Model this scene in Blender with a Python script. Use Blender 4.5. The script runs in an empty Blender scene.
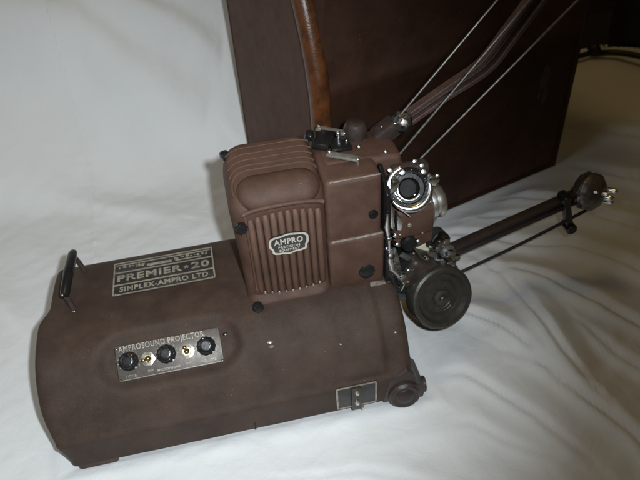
import bpy, bmesh, math, random
from mathutils import Vector, Matrix, noise
random.seed(7)
S = 0.01                      # everything below is written in centimetres
SC = bpy.context.scene
COL = SC.collection
V = Vector
PI = math.pi

# ------------------------------------------------------------------ helpers
class MB:
    """collects shapes (in cm, scene coordinates) and links them as ONE mesh object"""
    def __init__(s): s.bm = bmesh.new()
    def _add(s, verts, faces):
        vs = [s.bm.verts.new(v) for v in verts]
        out = []
        for f in faces:
            try: out.append(s.bm.faces.new([vs[i] for i in f]))
            except ValueError: pass
        return vs, out
    def box(s, c, size, rot=None, bevel=0.0, seg=2):
        b = bmesh.new(); bmesh.ops.create_cube(b, size=1.0)
        for v in b.verts: v.co = V((v.co.x*size[0], v.co.y*size[1], v.co.z*size[2]))
        if bevel: bmesh.ops.bevel(b, geom=list(b.edges), offset=bevel, segments=seg, profile=.5, affect='EDGES')
        M = Matrix.Translation(V(c)) @ (rot.to_4x4() if rot else Matrix.Identity(4))
        s._merge(b, M); return s
    def _merge(s, b, M):
        b.verts.index_update(); n = [s.bm.verts.new(M @ v.co) for v in b.verts]
        for f in b.faces: s.bm.faces.new([n[v.index] for v in f.verts])
        b.free()
    def lathe(s, o, ax, prof, seg=40, wob=None):
        """prof: list of (radius, height along axis)"""
        o = V(o); ax = V(ax).normalized()
        u = ax.orthogonal().normalized(); w = ax.cross(u)
        rings = []
        for r, h in prof:
            if r < 1e-4: rings.append([s.bm.verts.new(o+ax*h)])
            else:
                rings.append([s.bm.verts.new(o+ax*h+(u*math.cos(2*PI*k/seg)+w*math.sin(2*PI*k/seg))*r*(wob(k/seg) if wob else 1)) for k in range(seg)])
        for a, b in zip(rings, rings[1:]):
            for k in range(seg):
                k2 = (k+1) % seg
                if len(a) == 1 and len(b) == 1: continue
                if len(a) == 1: s.bm.faces.new([a[0], b[k], b[k2]])
                elif len(b) == 1: s.bm.faces.new([a[k], a[k2], b[0]])
                else: s.bm.faces.new([a[k], a[k2], b[k2], b[k]])
        return s
    def cyl(s, p0, p1, r, r1=None, seg=24, ch=.12):
        p0 = V(p0); p1 = V(p1); h = (p1-p0).length; r1 = r if r1 is None else r1
        c = min(ch*min(r, r1)*2, .1*h+.02)
        return s.lathe(p0, p1-p0, [(0, 0), (r-c, 0), (r, c), (r1, h-c), (r1-c, h), (0, h)], seg)
    def ball(s, c, r, seg=16, sc=(1, 1, 1)):
        n = 10; c = V(c)
        b = bmesh.new(); bmesh.ops.create_uvsphere(b, u_segments=seg, v_segments=n, radius=r)
        s._merge(b, Matrix.Translation(c) @ Matrix.Diagonal((*sc, 1))); return s
    def tube(s, pts, r, seg=12, closed=False, rr=None):
        pts = [V(p) for p in pts]; n = len(pts); rings = []
        prev = None
        for i, p in enumerate(pts):
            if closed: t = pts[(i+1) % n]-pts[i-1]
            else: t = pts[min(i+1, n-1)]-pts[max(i-1, 0)]
            t.normalize()
            if prev is None: u = t.orthogonal().normalized()
            else: u = (prev-t*prev.dot(t)).normalized()
            prev = u; w = t.cross(u); rad = rr[i] if rr else r
            rings.append([s.bm.verts.new(p+(u*math.cos(2*PI*k/seg)+w*math.sin(2*PI*k/seg))*rad) for k in range(seg)])
        for i in range(n if closed else n-1):
            a = rings[i]; b = rings[(i+1) % n]
            for k in range(seg): s.bm.faces.new([a[k], a[(k+1) % seg], b[(k+1) % seg], b[k]])
        if not closed:
            s.bm.faces.new(rings[0][::-1]); s.bm.faces.new(rings[-1])
        return s
    def loft(s, rings, cap=True, closed=True):
        rs = [[s.bm.verts.new(V(p)) for p in r] for r in rings]
        n = len(rs[0])
        for a, b in zip(rs, rs[1:]):
            for k in range(n if closed else n-1):
                s.bm.faces.new([a[k], a[(k+1) % n], b[(k+1) % n], b[k]])
        if cap: s.bm.faces.new(rs[0][::-1]); s.bm.faces.new(rs[-1])
        return s
    def prism(s, pts, d, bevel=0):
        b = bmesh.new(); d = V(d)
        f = b.faces.new([b.verts.new(V(p)) for p in pts])
        r = bmesh.ops.extrude_face_region(b, geom=[f])
        for e in r['geom']:
            if isinstance(e, bmesh.types.BMVert): e.co += d
        if bevel: bmesh.ops.bevel(b, geom=list(b.edges), offset=bevel, segments=2, profile=.5, affect='EDGES')
        s._merge(b, Matrix.Identity(4)); return s
    def text(s, body, M, size, depth=.03, bold=0, align='CENTER', sx=1.0):
        cu = bpy.data.curves.new('lettering', 'FONT'); cu.body = body; cu.size = size
        cu.extrude = depth; cu.offset = bold; cu.space_character = 1.12; cu.align_x = align; cu.align_y = 'CENTER'; cu.resolution_u = 3
        ob = bpy.data.objects.new('lettering', cu); COL.objects.link(ob)
        dg = bpy.context.evaluated_depsgraph_get(); me = bpy.data.meshes.new_from_object(ob.evaluated_get(dg))
        b = bmesh.new(); b.from_mesh(me)
        s._merge(b, M @ Matrix.Diagonal((sx, 1, 1, 1)))
        bpy.data.objects.remove(ob); bpy.data.curves.remove(cu); bpy.data.meshes.remove(me); return s
    def frame(s, M, w, h, t, d, r=.3, n=5):
        """rounded rectangular ring in the local xy plane of M"""
        def rr(w, h, r):
            p = []
            for cx, cy, a0 in ((w/2-r, h/2-r, 0), (-w/2+r, h/2-r, 90), (-w/2+r, -h/2+r, 180), (w/2-r, -h/2+r, 270)):
                for k in range(n+1):
                    a = math.radians(a0+90*k/n); p.append((cx+r*math.cos(a), cy+r*math.sin(a)))
            return p
        o = rr(w, h, r); i = rr(w-2*t, h-2*t, max(r-t, .03))
        return s.loft([[M @ V((x, y, 0)) for x, y in o], [M @ V((x, y, d)) for x, y in o],
                       [M @ V((x, y, d)) for x, y in i], [M @ V((x, y, 0)) for x, y in i]], cap=False)

SPLIT = {'screw', 'panel_screw', 'guide_stud', 'elbow_screw', 'terminal_post', 'rivet', 'spindle_nut', 'stud', 'handle_post', 'gate_lever', 'film_guide', 'latch_pin', 'motor_cap', 'guide_wire', 'paint_chip', 'scuff', 'housing_flange', 'pointer_mark', 'pulley_nut'}
def islands(bm):
    """yields one new bmesh for every loose piece"""
    seen = set(); bm.verts.ensure_lookup_table(); bm.verts.index_update()
    for v0 in bm.verts:
        if v0.index in seen: continue
        st = [v0]; seen.add(v0.index); grp = []
        while st:
            v = st.pop(); grp.append(v)
            for e in v.link_edges:
                w = e.other_vert(v)
                if w.index not in seen: seen.add(w.index); st.append(w)
        nb = bmesh.new(); mp = {v.index: nb.verts.new(v.co) for v in grp}; fs = {f for v in grp for f in v.link_faces}
        for f in fs: nb.faces.new([mp[v.index] for v in f.verts])
        yield nb
def obj(name, mb, mat, parent=None, smooth=40, origin=None, mods=None, whole=False):
    if name in SPLIT and not whole:
        out = None
        for nb in islands(mb.bm):
            m2 = MB(); m2.bm.free(); m2.bm = nb; c = V((0, 0, 0))
            for v in nb.verts: c += v.co
            out = obj(name, m2, mat, parent, smooth, c/len(nb.verts), None, True)
        mb.bm.free(); return out
    bm = mb.bm
    bmesh.ops.recalc_face_normals(bm, faces=bm.faces)
    o0 = V(origin) if origin is not None else V((0, 0, 0))
    for v in bm.verts: v.co = (v.co-o0)*S
    me = bpy.data.meshes.new(name); bm.to_mesh(me); bm.free()
    me.materials.append(mat)
    for p in me.polygons: p.use_smooth = True
    try: me.set_sharp_from_angle(angle=math.radians(smooth))
    except Exception: pass
    ob = bpy.data.objects.new(name, me); COL.objects.link(ob)
    ob.location = o0*S
    if parent is not None:
        ob.parent = parent
        w = V((0, 0, 0)); q = parent
        while q: w += q.location; q = q.parent
        ob.location = o0*S-w
    return ob
def thing(name, label, cat, loc=(0, 0, 0), group=None):
    o = bpy.data.objects.new(name, None); COL.objects.link(o); o.location = V(loc)*S
    o['label'] = label; o['category'] = cat
    if group: o['group'] = group
    return o
def tag(o, label, cat, group=None, kind=None):
    o['label'] = label; o['category'] = cat
    if group: o['group'] = group
    if kind: o['kind'] = kind
    return o

# ------------------------------------------------------------------ materials
def mat(name, col, rough=.5, metal=0., var=.15, nscale=60, bump=0., bscale=600, bdist=.0005, spec=.5, col2=None, rvar=.12, dust=None, coat=0):
    m = bpy.data.materials.new(name); m.use_nodes = True
    nt = m.node_tree; N = nt.nodes; L = nt.links; b = N['Principled BSDF']
    tc = N.new('ShaderNodeTexCoord')
    n1 = N.new('ShaderNodeTexNoise'); n1.inputs['Scale'].default_value = nscale; n1.inputs['Detail'].default_value = 6
    n1.inputs['Roughness'].default_value = .65
    L.new(tc.outputs['Object'], n1.inputs['Vector'])
    r = N.new('ShaderNodeValToRGB')
    c2 = col2 or tuple(c*(1+var) for c in col)
    r.color_ramp.elements[0].color = (*[c*(1-var) for c in col], 1); r.color_ramp.elements[0].position = .33
    r.color_ramp.elements[1].color = (*c2, 1); r.color_ramp.elements[1].position = .68
    L.new(n1.outputs['Fac'], r.inputs['Fac'])
    src = r.outputs['Color']
    if dust:
        # settled dust and worn patches: broad blotches plus upward facing surfaces
        n3 = N.new('ShaderNodeTexNoise'); n3.inputs['Scale'].default_value = 17; n3.inputs['Detail'].default_value = 9; n3.inputs['Roughness'].default_value = .72
        L.new(tc.outputs['Object'], n3.inputs['Vector'])
        rr = N.new('ShaderNodeValToRGB'); rr.color_ramp.elements[0].position = .45; rr.color_ramp.elements[1].position = .8
        L.new(n3.outputs['Fac'], rr.inputs['Fac'])
        mu = N.new('ShaderNodeMath'); mu.operation = 'MULTIPLY'; mu.inputs[1].default_value = dust[1]
        L.new(rr.outputs['Color'], mu.inputs[0])
        mx = N.new('ShaderNodeMixRGB'); L.new(mu.outputs[0], mx.inputs['Fac']); L.new(src, mx.inputs['Color1'])
        mx.inputs['Color2'].default_value = (*dust[0], 1); src = mx.outputs['Color']
    if dust and not metal:
        vo = N.new('ShaderNodeTexVoronoi'); vo.inputs['Scale'].default_value = 150; L.new(tc.outputs['Object'], vo.inputs['Vector'])
        lt = N.new('ShaderNodeMath'); lt.operation = 'LESS_THAN'; lt.inputs[1].default_value = .085; L.new(vo.outputs['Distance'], lt.inputs[0])
        n5 = N.new('ShaderNodeTexNoise'); n5.inputs['Scale'].default_value = 31; L.new(tc.outputs['Object'], n5.inputs['Vector'])
        gt = N.new('ShaderNodeMath'); gt.operation = 'GREATER_THAN'; gt.inputs[1].default_value = .60; L.new(n5.outputs['Fac'], gt.inputs[0])
        ml = N.new('ShaderNodeMath'); ml.operation = 'MULTIPLY'; L.new(lt.outputs[0], ml.inputs[0]); L.new(gt.outputs[0], ml.inputs[1])
        m6 = N.new('ShaderNodeMath'); m6.operation = 'MULTIPLY'; m6.inputs[1].default_value = .55; L.new(ml.outputs[0], m6.inputs[0])
        mx2 = N.new('ShaderNodeMixRGB'); L.new(m6.outputs[0], mx2.inputs['Fac']); L.new(src, mx2.inputs['Color1']); mx2.inputs['Color2'].default_value = (.30, .26, .22, 1); src = mx2.outputs['Color']
        # rubbed convex edges
        ge = N.new('ShaderNodeNewGeometry'); pr_ = N.new('ShaderNodeValToRGB'); pr_.color_ramp.elements[0].position = .54; pr_.color_ramp.elements[1].position = .62
        L.new(ge.outputs['Pointiness'], pr_.inputs['Fac'])
        m7 = N.new('ShaderNodeMath'); m7.operation = 'MULTIPLY'; L.new(pr_.outputs['Color'], m7.inputs[0]); L.new(n1.outputs['Fac'], m7.inputs[1])
        mx3 = N.new('ShaderNodeMixRGB'); L.new(m7.outputs[0], mx3.inputs['Fac']); L.new(src, mx3.inputs['Color1']); mx3.inputs['Color2'].default_value = (*[min(c*2.6+.02, .5) for c in col], 1); src = mx3.outputs['Color']
    L.new(src, b.inputs['Base Color'])
    b.inputs['Metallic'].default_value = metal
    b.inputs['Specular IOR Level'].default_value = spec
    if coat: b.inputs['Coat Weight'].default_value = coat; b.inputs['Coat Roughness'].default_value = .15
    mr = N.new('ShaderNodeMapRange'); mr.inputs['To Min'].default_value = max(rough-rvar, .02); mr.inputs['To Max'].default_value = rough+rvar
    n2 = N.new('ShaderNodeTexNoise'); n2.inputs['Scale'].default_value = nscale*2.3; n2.inputs['Detail'].default_value = 5
    L.new(tc.outputs['Object'], n2.inputs['Vector']); L.new(n2.outputs['Fac'], mr.inputs['Value']); L.new(mr.outputs['Result'], b.inputs['Roughness'])
    if bump:
        nb = N.new('ShaderNodeTexNoise'); nb.inputs['Scale'].default_value = bscale; nb.inputs['Detail'].default_value = 4
        L.new(tc.outputs['Object'], nb.inputs['Vector'])
        bp = N.new('ShaderNodeBump'); bp.inputs['Strength'].default_value = bump; bp.inputs['Distance'].default_value = bdist
        L.new(nb.outputs['Fac'], bp.inputs['Height']); L.new(bp.outputs['Normal'], b.inputs['Normal'])
    return m

M_paint = mat('brown_crinkle_paint', (.054, .0328, .0245), .56, 0, .22, 30, .75, 1000, .0010, .25, dust=((.115, .080, .056), .36))
M_lamp = mat('brown_lamp_house_paint', (.081, .0425, .029), .52, 0, .2, 40, .7, 1000, .0009, .3, dust=((.13, .085, .062), .32))
M_dark = mat('dark_brown_paint', (.030, .019, .016), .42, 0, .25, 60, .4, 700, .0004, .5, dust=((.11, .09, .075), .3))
M_arm = mat('worn_arm_paint', (.022, .0135, .0115), .5, 0, .3, 80, .4, 600, .0004, .4, dust=((.06, .04, .032), .3))
M_black = mat('black_bakelite', (.012, .012, .013), .28, 0, .3, 90, .15, 400, .0002, .55)
M_hole = mat('deep_black', (.004, .004, .004), .7, 0, .2, 40)
M_chrome = mat('old_chrome', (.80, .81, .82), .26, 1., .2, 90, .25, 260, .0004, rvar=.14, dust=((.3, .27, .22), .2))
M_steel = mat('dull_steel', (.30, .30, .29), .36, 1., .25, 120, .3, 350, .0003, rvar=.12, dust=((.10, .08, .06), .6))
M_grey = mat('grey_iron', (.075, .070, .060), .38, .6, .2, 90, .3, 500, .0003, .5, dust=((.10, .09, .07), .4))
M_gun = mat('gunmetal', (.030, .029, .030), .3, .65, .3, 100, .2, 400, .0003)
M_hub = mat('worn_hub_metal', (.20, .19, .195), .36, .8, .35, 90, .3, 300, .0003, dust=((.22, .2, .2), .3))
M_rail = mat('worn_rail_paint', (.070, .040, .034), .45, 0, .3, 90, .5, 700, .0006, .4, dust=((.15, .11, .095), .4))
M_brass = mat('tarnished_brass', (.42, .30, .13), .3, 1., .3, 90, .2, 300, .0003)
M_panel = mat('etched_panel_metal', (.105, .09, .08), .46, .25, .25, 90, .25, 700, .0003, dust=((.06, .045, .038), .6))
M_alu = mat('satin_aluminium', (.80, .80, .78), .33, .95, .2, 120, .3, 300, .0003, rvar=.1)
M_nut = mat('nickel_nut', (.60, .57, .48), .28, .8, .2, 120, .2, 300, .0003)
M_plate = mat('nameplate_black', (.018, .016, .015), .4, 0, .4, 120, .2, 700, .0002, dust=((.12, .10, .085), .5))
M_ink = mat('worn_silver_lettering', (.33, .30, .24), .5, .2, .35, 160, .2, 500, .0002, dust=((.10, .08, .065), .75))
M_badge = mat('badge_silver', (.60, .56, .50), .35, .3, .2, 200, .2, 500, .0002)
M_lever = mat('grey_lever_metal', (.30, .29, .26), .38, .55, .3, 120, .3, 300, .0003)
M_ivory = mat('ivory_fibre', (.62, .60, .44), .4, 0, .15, 120)
M_spring = mat('spring_belt', (.24, .235, .23), .38, .8, .2, 150)
M_sdark = mat('dark_spring_belt', (.045, .04, .036), .45, .6, .2, 150)
M_pale = mat('pale_edge', (.34, .29, .25), .4, .45, .45, 150, .3, 500, .0003)  # pale tone for edge lines, the painted highlight on the housing among them
M_caseL = mat('brown_leathercloth', (.064, .031, .0215), .62, 0, .12, 30, .5, 700, .0006, .2, dust=((.10, .062, .05), .3))
M_case = mat('dark_leathercloth', (.034, .0145, .0085), .5, 0, .25, 22, .5, 600, .0006, .18, dust=((.05, .028, .021), .3))
M_bind = mat('worn_orange_leather', (.10, .033, .010), .34, 0, .6, 45, .5, 420, .0006, .6, dust=((.06, .022, .01), .55))
M_bag = mat('black_vinyl', (.012, .012, .013), .5, 0, .25, 30, .3, 300, .0008)
M_wood = mat('ochre_wood', (.10, .066, .022), .55, 0, .3, 12, .3, 200, .0005)

# ------------------------------------------------------------------ bed sheet
def sm(a, b, x):
    t = min(max((x-a)/(b-a), 0), 1); return t*t*(3-2*t)
CREASE = [  # polylines on the sheet (cm), depth, width
    ([(62, 24), (64.4, 17.9), (65.2, 9.5), (65.9, 1.8), (67, -3)], 1.15, 1.5),
    ([(60, 3), (63.1, -.2), (65.2, -5.3), (68.5, -12.5), (70, -22)], 1.0, 1.5),
    ([(50, 13), (55.1, 12.2), (59, 8.5), (61.6, 4.5), (63, 0)], .9, 1.3),
    ([(64, 20), (69.9, 16.4), (75.3, 9.3), (79.3, 3.1), (84, -6)], 1.1, 1.6),
    ([(58, 30), (66.1, 27), (78, 22.2), (84.8, 15.2), (92, 4)], 1.0, 1.7),
    ([(70, 38), (79, 33), (91.3, 21.8), (104, 12)], 1.2, 1.9),
    ([(90, 44), (97, 37), (104, 33), (118, 26)], 1.1, 1.8),
    ([(92, 56), (103, 50), (118, 44)], 1.1, 2.0),
    ([(46, 2), (52, 1), (58, -6), (62, -14)], .55, 1.5),
    ([(30, -3), (38, -5), (50, -6), (58, -12)], .4, 1.3),
    ([(10, -3), (22, -6), (34, -8), (44, -14)], .35, 1.4),
    ([(72, 6), (74, -1), (79, -9)], .7, 1.2),
    ([(66, 32), (74, 31), (84, 28.5), (93, 28.5)], .8, 1.3),
    ([(-30, 86), (-12, 80), (2, 76), (12, 71), (24, 66)], 1.3, 4.0),
    ([(-40, 66), (-18, 62), (0, 56), (14, 50)], .7, 3.4),
    ([(-10, 96), (8, 88), (24, 82), (34, 80)], 1.3, 3.6),
    ([(4, 82), (16, 77), (28, 73)], 1.0, 3.0),
    ([(-30, 40), (-16, 34), (-8, 24)], .4, 2.2),
]
def seg_d(px, py, a, b):
    ax, ay = a; bx, by = b; dx = bx-ax; dy = by-ay
    t = ((px-ax)*dx+(py-ay)*dy)/(dx*dx+dy*dy); tt = min(max(t, 0), 1)
    ex = px-(ax+dx*tt); ey = py-(ay+dy*tt)
    return math.hypot(ex, ey), (dx*ey-dy*ex), tt
def sheet_h(x, y):
    u = y-55
    h = 0.
    if u > 0:
        h = 2.15*(math.sqrt(u*u+400)-20)*(1-sm(38, 70, x))
        h = min(h, 75)
    z = 0.
    wx = x+2.0*noise.noise(V((x*.05, y*.05, 3))); wy = y+2.0*noise.noise(V((x*.05, y*.05, 9)))
    for pts, dep, wid in CREASE:
        xs = [p[0] for p in pts]; ys = [p[1] for p in pts]
        if wx < min(xs)-14 or wx > max(xs)+14 or wy < min(ys)-14 or wy > max(ys)+14: continue
        best = None
        for i in range(len(pts)-1):
            d, sg, t = seg_d(wx, wy, pts[i], pts[i+1])
            if best is None or d < best[0]: best = (d, sg, (i+t)/(len(pts)-1))
        d, sg, t = best
        e = math.sin(PI*min(max(t, .03), .97))**.5
        w2 = wid*((3.4 if sg > 0 else .95) if wid < 2.2 else (1.5 if sg > 0 else .7))
        z += dep*e*(math.exp(-(d/w2)**2)*1.0-(.62*math.exp(-((d/(wid*.42))**2)) if wid < 2.2 else 0))
    # keep the cloth flat where the projector and the case press on it
    far = sm(0, 6, max(-8-x, x-46, -4-y, y-30))
    broad = .9*noise.noise(V((x*.045+4, y*.06, 0)))+.28*noise.noise(V((x*.16+y*.09, y*.10-x*.05, 5)))
    an = (x*.8+y*.6); cr = (-x*.6+y*.8)
    fine = .16*noise.noise(V((an*.1, cr*.42, 2)))+.055*noise.noise(V((x*.5, y*.5, 8)))+.028*noise.noise(V((x*1.1, y*1.1, 1)))
    seam = .30*math.exp(-((x+1.5+.06*(y-62))/.55)**2)*(1 if y > 40 else 0)*(1+.5*noise.noise(V((0, y*.8, 0))))
    pk = .20*noise.noise(V((y*1.3, 4, 0)))*math.exp(-((x+1.5)/2.2)**2)*(1 if y > 40 else 0)
    up_ = 1+2.0*sm(58, 76, y)*(1-sm(34, 50, x))
    z = (z*2.1*up_+broad)*far+fine*(.3+.7*far)
    casez = sm(0, 5, max(29-x, x-89, (29-(y-(x-39)*.3)), (y-(x-39)*.3)-64))
    z *= casez
    if -.5 < x < 43.5 and .3 < y < 26: z = min(z-.3, -.15)
    dd = max(-1.2-x, x-46, -y, y-26.5)
    if dd > -.6: z += .42*math.exp(-((dd-1.3)/1.0)**2)*(.7+.6*noise.noise(V((x*.25, y*.25, 6))))
    return h+z+seam+pk
def build_sheet():
    mb = MB(); bm = mb.bm
    xs = []; x = -75.
    while x <= 150: xs.append(x); x += .46 if -30 < x < 98 else 1.2
    ys = []; y = -45.
    while y <= 118: ys.append(y); y += .46 if y < 96 else 1.2
    g = []
    for y in ys:
        row = []
        for x in xs:
            # the far right hem falls away to the floor
            row.append(bm.verts.new((x, y, sheet_h(x, y)-.05)))
        g.append(row)
    def keep(x, y): return not (x > 60 and y > 84+6*math.sin(x*.07)) and not (x > 126+.1*y)
    for j in range(len(ys)-1):
        for i in range(len(xs)-1):
            if keep(xs[i], ys[j]): bm.faces.new([g[j][i], g[j][i+1], g[j+1][i+1], g[j+1][i]])
    for v in [v for v in bm.verts if not v.link_faces]: bm.verts.remove(v)
    m = bpy.data.materials.new('white_cotton'); m.use_nodes = True
    nt = m.node_tree; N = nt.nodes; L = nt.links; b = N['Principled BSDF']
    tc = N.new('ShaderNodeTexCoord')
    n = N.new('ShaderNodeTexNoise'); n.inputs['Scale'].default_value = 5; n.inputs['Detail'].default_value = 8; L.new(tc.outputs['Object'], n.inputs['Vector'])
    r = N.new('ShaderNodeValToRGB'); r.color_ramp.elements[0].position = .3; r.color_ramp.elements[1].position = .7
    r.color_ramp.elements[0].color = (.72, .73, .735, 1); r.color_ramp.elements[1].color = (.79, .80, .81, 1)
    L.new(n.outputs['Fac'], r.inputs['Fac']); L.new(r.outputs['Color'], b.inputs['Base Color'])
    b.inputs['Roughness'].default_value = .85; b.inputs['Specular IOR Level'].default_value = .2
    b.inputs['Sheen Weight'].default_value = .15
    # small crumples and the weave
    n2 = N.new('ShaderNodeTexNoise'); n2.inputs['Scale'].default_value = 38; n2.inputs['Detail'].default_value = 6; n2.inputs['Distortion'].default_value = .6
    L.new(tc.outputs['Object'], n2.inputs['Vector'])
    b1 = N.new('ShaderNodeBump'); b1.inputs['Strength'].default_value = .5; b1.inputs['Distance'].default_value = .0035; L.new(n2.outputs['Fac'], b1.inputs['Height'])
    wv = N.new('ShaderNodeTexNoise'); wv.inputs['Scale'].default_value = 900; L.new(tc.outputs['Object'], wv.inputs['Vector'])
    b2 = N.new('ShaderNodeBump'); b2.inputs['Strength'].default_value = .35; b2.inputs['Distance'].default_value = .0005
    L.new(wv.outputs['Fac'], b2.inputs['Height']); L.new(b1.outputs['Normal'], b2.inputs['Normal']); L.new(b2.outputs['Normal'], b.inputs['Normal'])
    o = obj('bed_sheet', mb, m, smooth=180)
    tag(o, 'rumpled white cotton sheet under the projector and the case', 'sheet')
    # stitched seam running up the raised part of the sheet
    st = MB(); y = 41.
    while y < 92:
        x0 = -1.5-.06*(y-62); z0 = sheet_h(x0, y)-.05; z1 = sheet_h(x0, y+.55)-.05
        st.tube([(x0-.08, y, z0+.02), (x0, y+.27, (z0+z1)/2+.05), (x0+.05, y+.55, z1+.02)], .05, 5); y += .85
    obj('seam_stitching', st, mat('cotton_thread', (.78, .78, .75), .8), o)
build_sheet()

fl = MB(); fl.box((60, 60, -9), (700, 700, 1)); fo = obj('floor', fl, mat('dark_carpet', (.022, .017, .011), .9, 0, .4, 25, .6, 300, .002))
fo['kind'] = 'structure'

# ------------------------------------------------------------------ projector
P = thing('film_projector', 'brown crinkle-painted sound film projector with black flywheel and two reel arms, on the white sheet', 'projector', (21, 12, 0))

# --- amplifier base: profile (y,z) swept along x
PROF = [(0, .8), (-.22, 1.2), (-.22, 5.3), (-.1, 5.65), (.2, 5.85), (.8, 6.6), (1.7, 8.2), (3.0, 10.2), (4.9, 12.1), (7.4, 13.5), (11, 14.1), (16, 14.05), (20, 13.95), (23.4, 13.5), (25.2, 12.3), (26, 10), (26.2, 6), (26.2, .8)]
def resample(pr, step=.35):
    out = []
    for (a, b), (c, d) in zip(pr, pr[1:]):
        L = math.hypot(c-a, d-b); n = max(1, int(L/step))
        for k in range(n): out.append((a+(c-a)*k/n, b+(d-b)*k/n))
    out.append(pr[-1]); return out
def smooth_prof(p, it, keep):
    for _ in range(it):
        q = list(p)
        for i in range(1, len(p)-1):
            if keep(p[i]): continue
            q[i] = ((p[i-1][0]+2*p[i][0]+p[i+1][0])/4, (p[i-1][1]+2*p[i][1]+p[i+1][1])/4)
        p = q
    return p
PR = smooth_prof(resample(PROF), 14, lambda q: q[1] < 6.1 and q[0] < 2)
NR = []
for i in range(len(PR)):
    a = PR[max(i-1, 0)]; b = PR[min(i+1, len(PR)-1)]
    t = V((b[0]-a[0], b[1]-a[1])).normalized(); NR.append((-t.y, t.x) if False else (-t[1], t[0]))
def prof_z(y):
    best = 0
    for (a, b), (c, d) in zip(PR, PR[1:]):
        if min(a, c) <= y <= max(a, c) and abs(c-a) > 1e-6: best = max(best, b+(d-b)*(y-a)/(c-a))
    return best
X0, X1 = -.7, 44.0
def disp(x, y, z):
    d = 0.
    # shallow pocket round the control panel
    if y < 12 and z > 6:
        rr_ = math.hypot(max(abs(x-14.1)-5.2, 0)/1.0, (y-5.6)*.8+(z-12.2)*.6)
        m = sm(-4.0, -2.5, -rr_)
        d -= 1.0*m
        # raised access hump on the right
        m = sm(-3.0, -2.55, -abs(x-37.6)) * sm(6.0, 6.6, z)*(1-sm(9, 10.5, y))
        d += .32*m
    # gentle cast waviness
    d += .05*noise.noise(V((x*.2, y*.2, z*.2)))
    return d
def base_ring(x, ins):
    r = []
    for (y, z), (ny, nz) in zip(PR, NR):
        f = disp(x, y, z)
        yy = y-ny*ins+ny*f; zz = max(z-nz*ins+nz*f, .8 if z > .8 else z)
        lb_ = sm(1.5, 9.5, zz)*(1-sm(12.5, 16, yy)*.75)*(1-sm(-1, 7, x))
        xx = x-1.55*lb_
        r.append((xx, yy, zz))
    return r
mb = MB(); rings = []
xs = [(X0, 1.3), (X0+.02, .9), (X0+.10, .6), (X0+.25, .32), (X0+.5, .12), (X0+.9, .02), (X0+1.4, 0)]
x = X0+2.1
mid = []
while x < X1-2.1: mid.append((x, 0)); x += .4
xe = [(X1-1.7, 0), (X1-1.2, .05), (X1-.7, .22), (X1-.35, .5), (X1-.12, .95), (X1-.02, 1.5), (X1, 2.2)]
for x, i in xs+mid+xe: rings.append(base_ring(x, i))
# outward normal check: the front wall must push towards -y
mb.loft(rings)
base = obj('amplifier_base', mb, M_paint, P, 60, (21, 12, 0))
# feet
for bx in ((2.7, 1.62, 4.9, 2.6), (2.6, 24.4, 5.2, 2.6), (40, 24.4, 4, 2.6)):
    f = MB(); f.box((bx[0]-.2, bx[1]-.45, .75), (bx[2], bx[3], 1.5), bevel=.35); obj('foot', f, M_paint, base, origin=(bx[0], bx[1], 0))
# slot plates, seams and small screws on the front skin
f = MB()
for sx, sy in ((35.0, 3.15), (42.2, 3.2)):
    z = prof_z(sy); f.ball((sx, sy-.1, z+.12), .2, 12, (1, 1, .6))
f.ball((26.3, 4.5, prof_z(4.5)+.02), .34, 12, (1.2, .8, .5))
obj('screw', f, M_nut, base)
f = MB(); f.ball((26.4, 4.1, prof_z(4.1)+.02), .3, 12, (1.1, 1, .35))
obj('paint_chip', f, mat('bare_primer', (.20, .15, .11), .6), base)
# front wall hairline: rivet and slit at lower edge
f = MB(); f.box((22.6, -.16, 1.7), (.14, .12, 1.6)); obj('slit', f, M_hole, base)

# front-right adjustable foot
f = MB()
f.prism([(39.6, -.3, .7), (45.3, -.3, .0), (45.6, -.3, 1.9), (44.6, -.3, 3.0), (43.9, -.3, 5.4), (42.9, -.3, 6.6), (40.5, -.3, 5.0)], (0, 5.2, 0), .3)
bk = obj('foot_bracket', f, M_dark, P, origin=(42.5, 2, 0))
f = MB(); f.lathe((42.5, .1, 2.0), (-.05, -1, .12), [(0, 0), (1.9, 0), (2.15, .25), (2.15, 1.0), (1.85, 1.3), (1.3, 1.2), (1.15, 1.35), (.5, 1.5), (0, 1.5)], 36, lambda t: 1+.018*math.cos(t*2*PI*18))
obj('tilt_knob', f, M_dark, bk)
f = MB(); f.cyl((45.0, 1.3, .9), (46.0, 1.2, .9), 1.1); obj('roller', f, M_dark, bk)

# carrying handle at the left end
f = MB(); f.tube([(1.9, 14.5, 16.45), (1.95, 15.0, 16.6), (2.1, 18.5, 16.75), (2.3, 22.3, 16.65), (2.35, 23.0, 16.5)], .7, 16, rr=[.5, .6, .66, .62, .5])
h = obj('carry_handle', f, M_black, P, origin=(2.1, 18.5, 16.7))
f = MB()
f.tube([(2.3, 14.4, 13.9), (2.15, 14.6, 15.0), (1.95, 14.9, 16.3)], .36, 12)
f.tube([(3.1, 22.1, 13.5), (2.8, 22.2, 15.0), (2.4, 22.3, 16.4)], .36, 12)
obj('handle_post', f, M_dark, h)
f = MB(); f.ball((1.75, 14.35, 16.85), .22); f.ball((2.35, 14.1, 14.05), .26, sc=(1, 1, .5)); obj('screw', f, M_steel, h)

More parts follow.
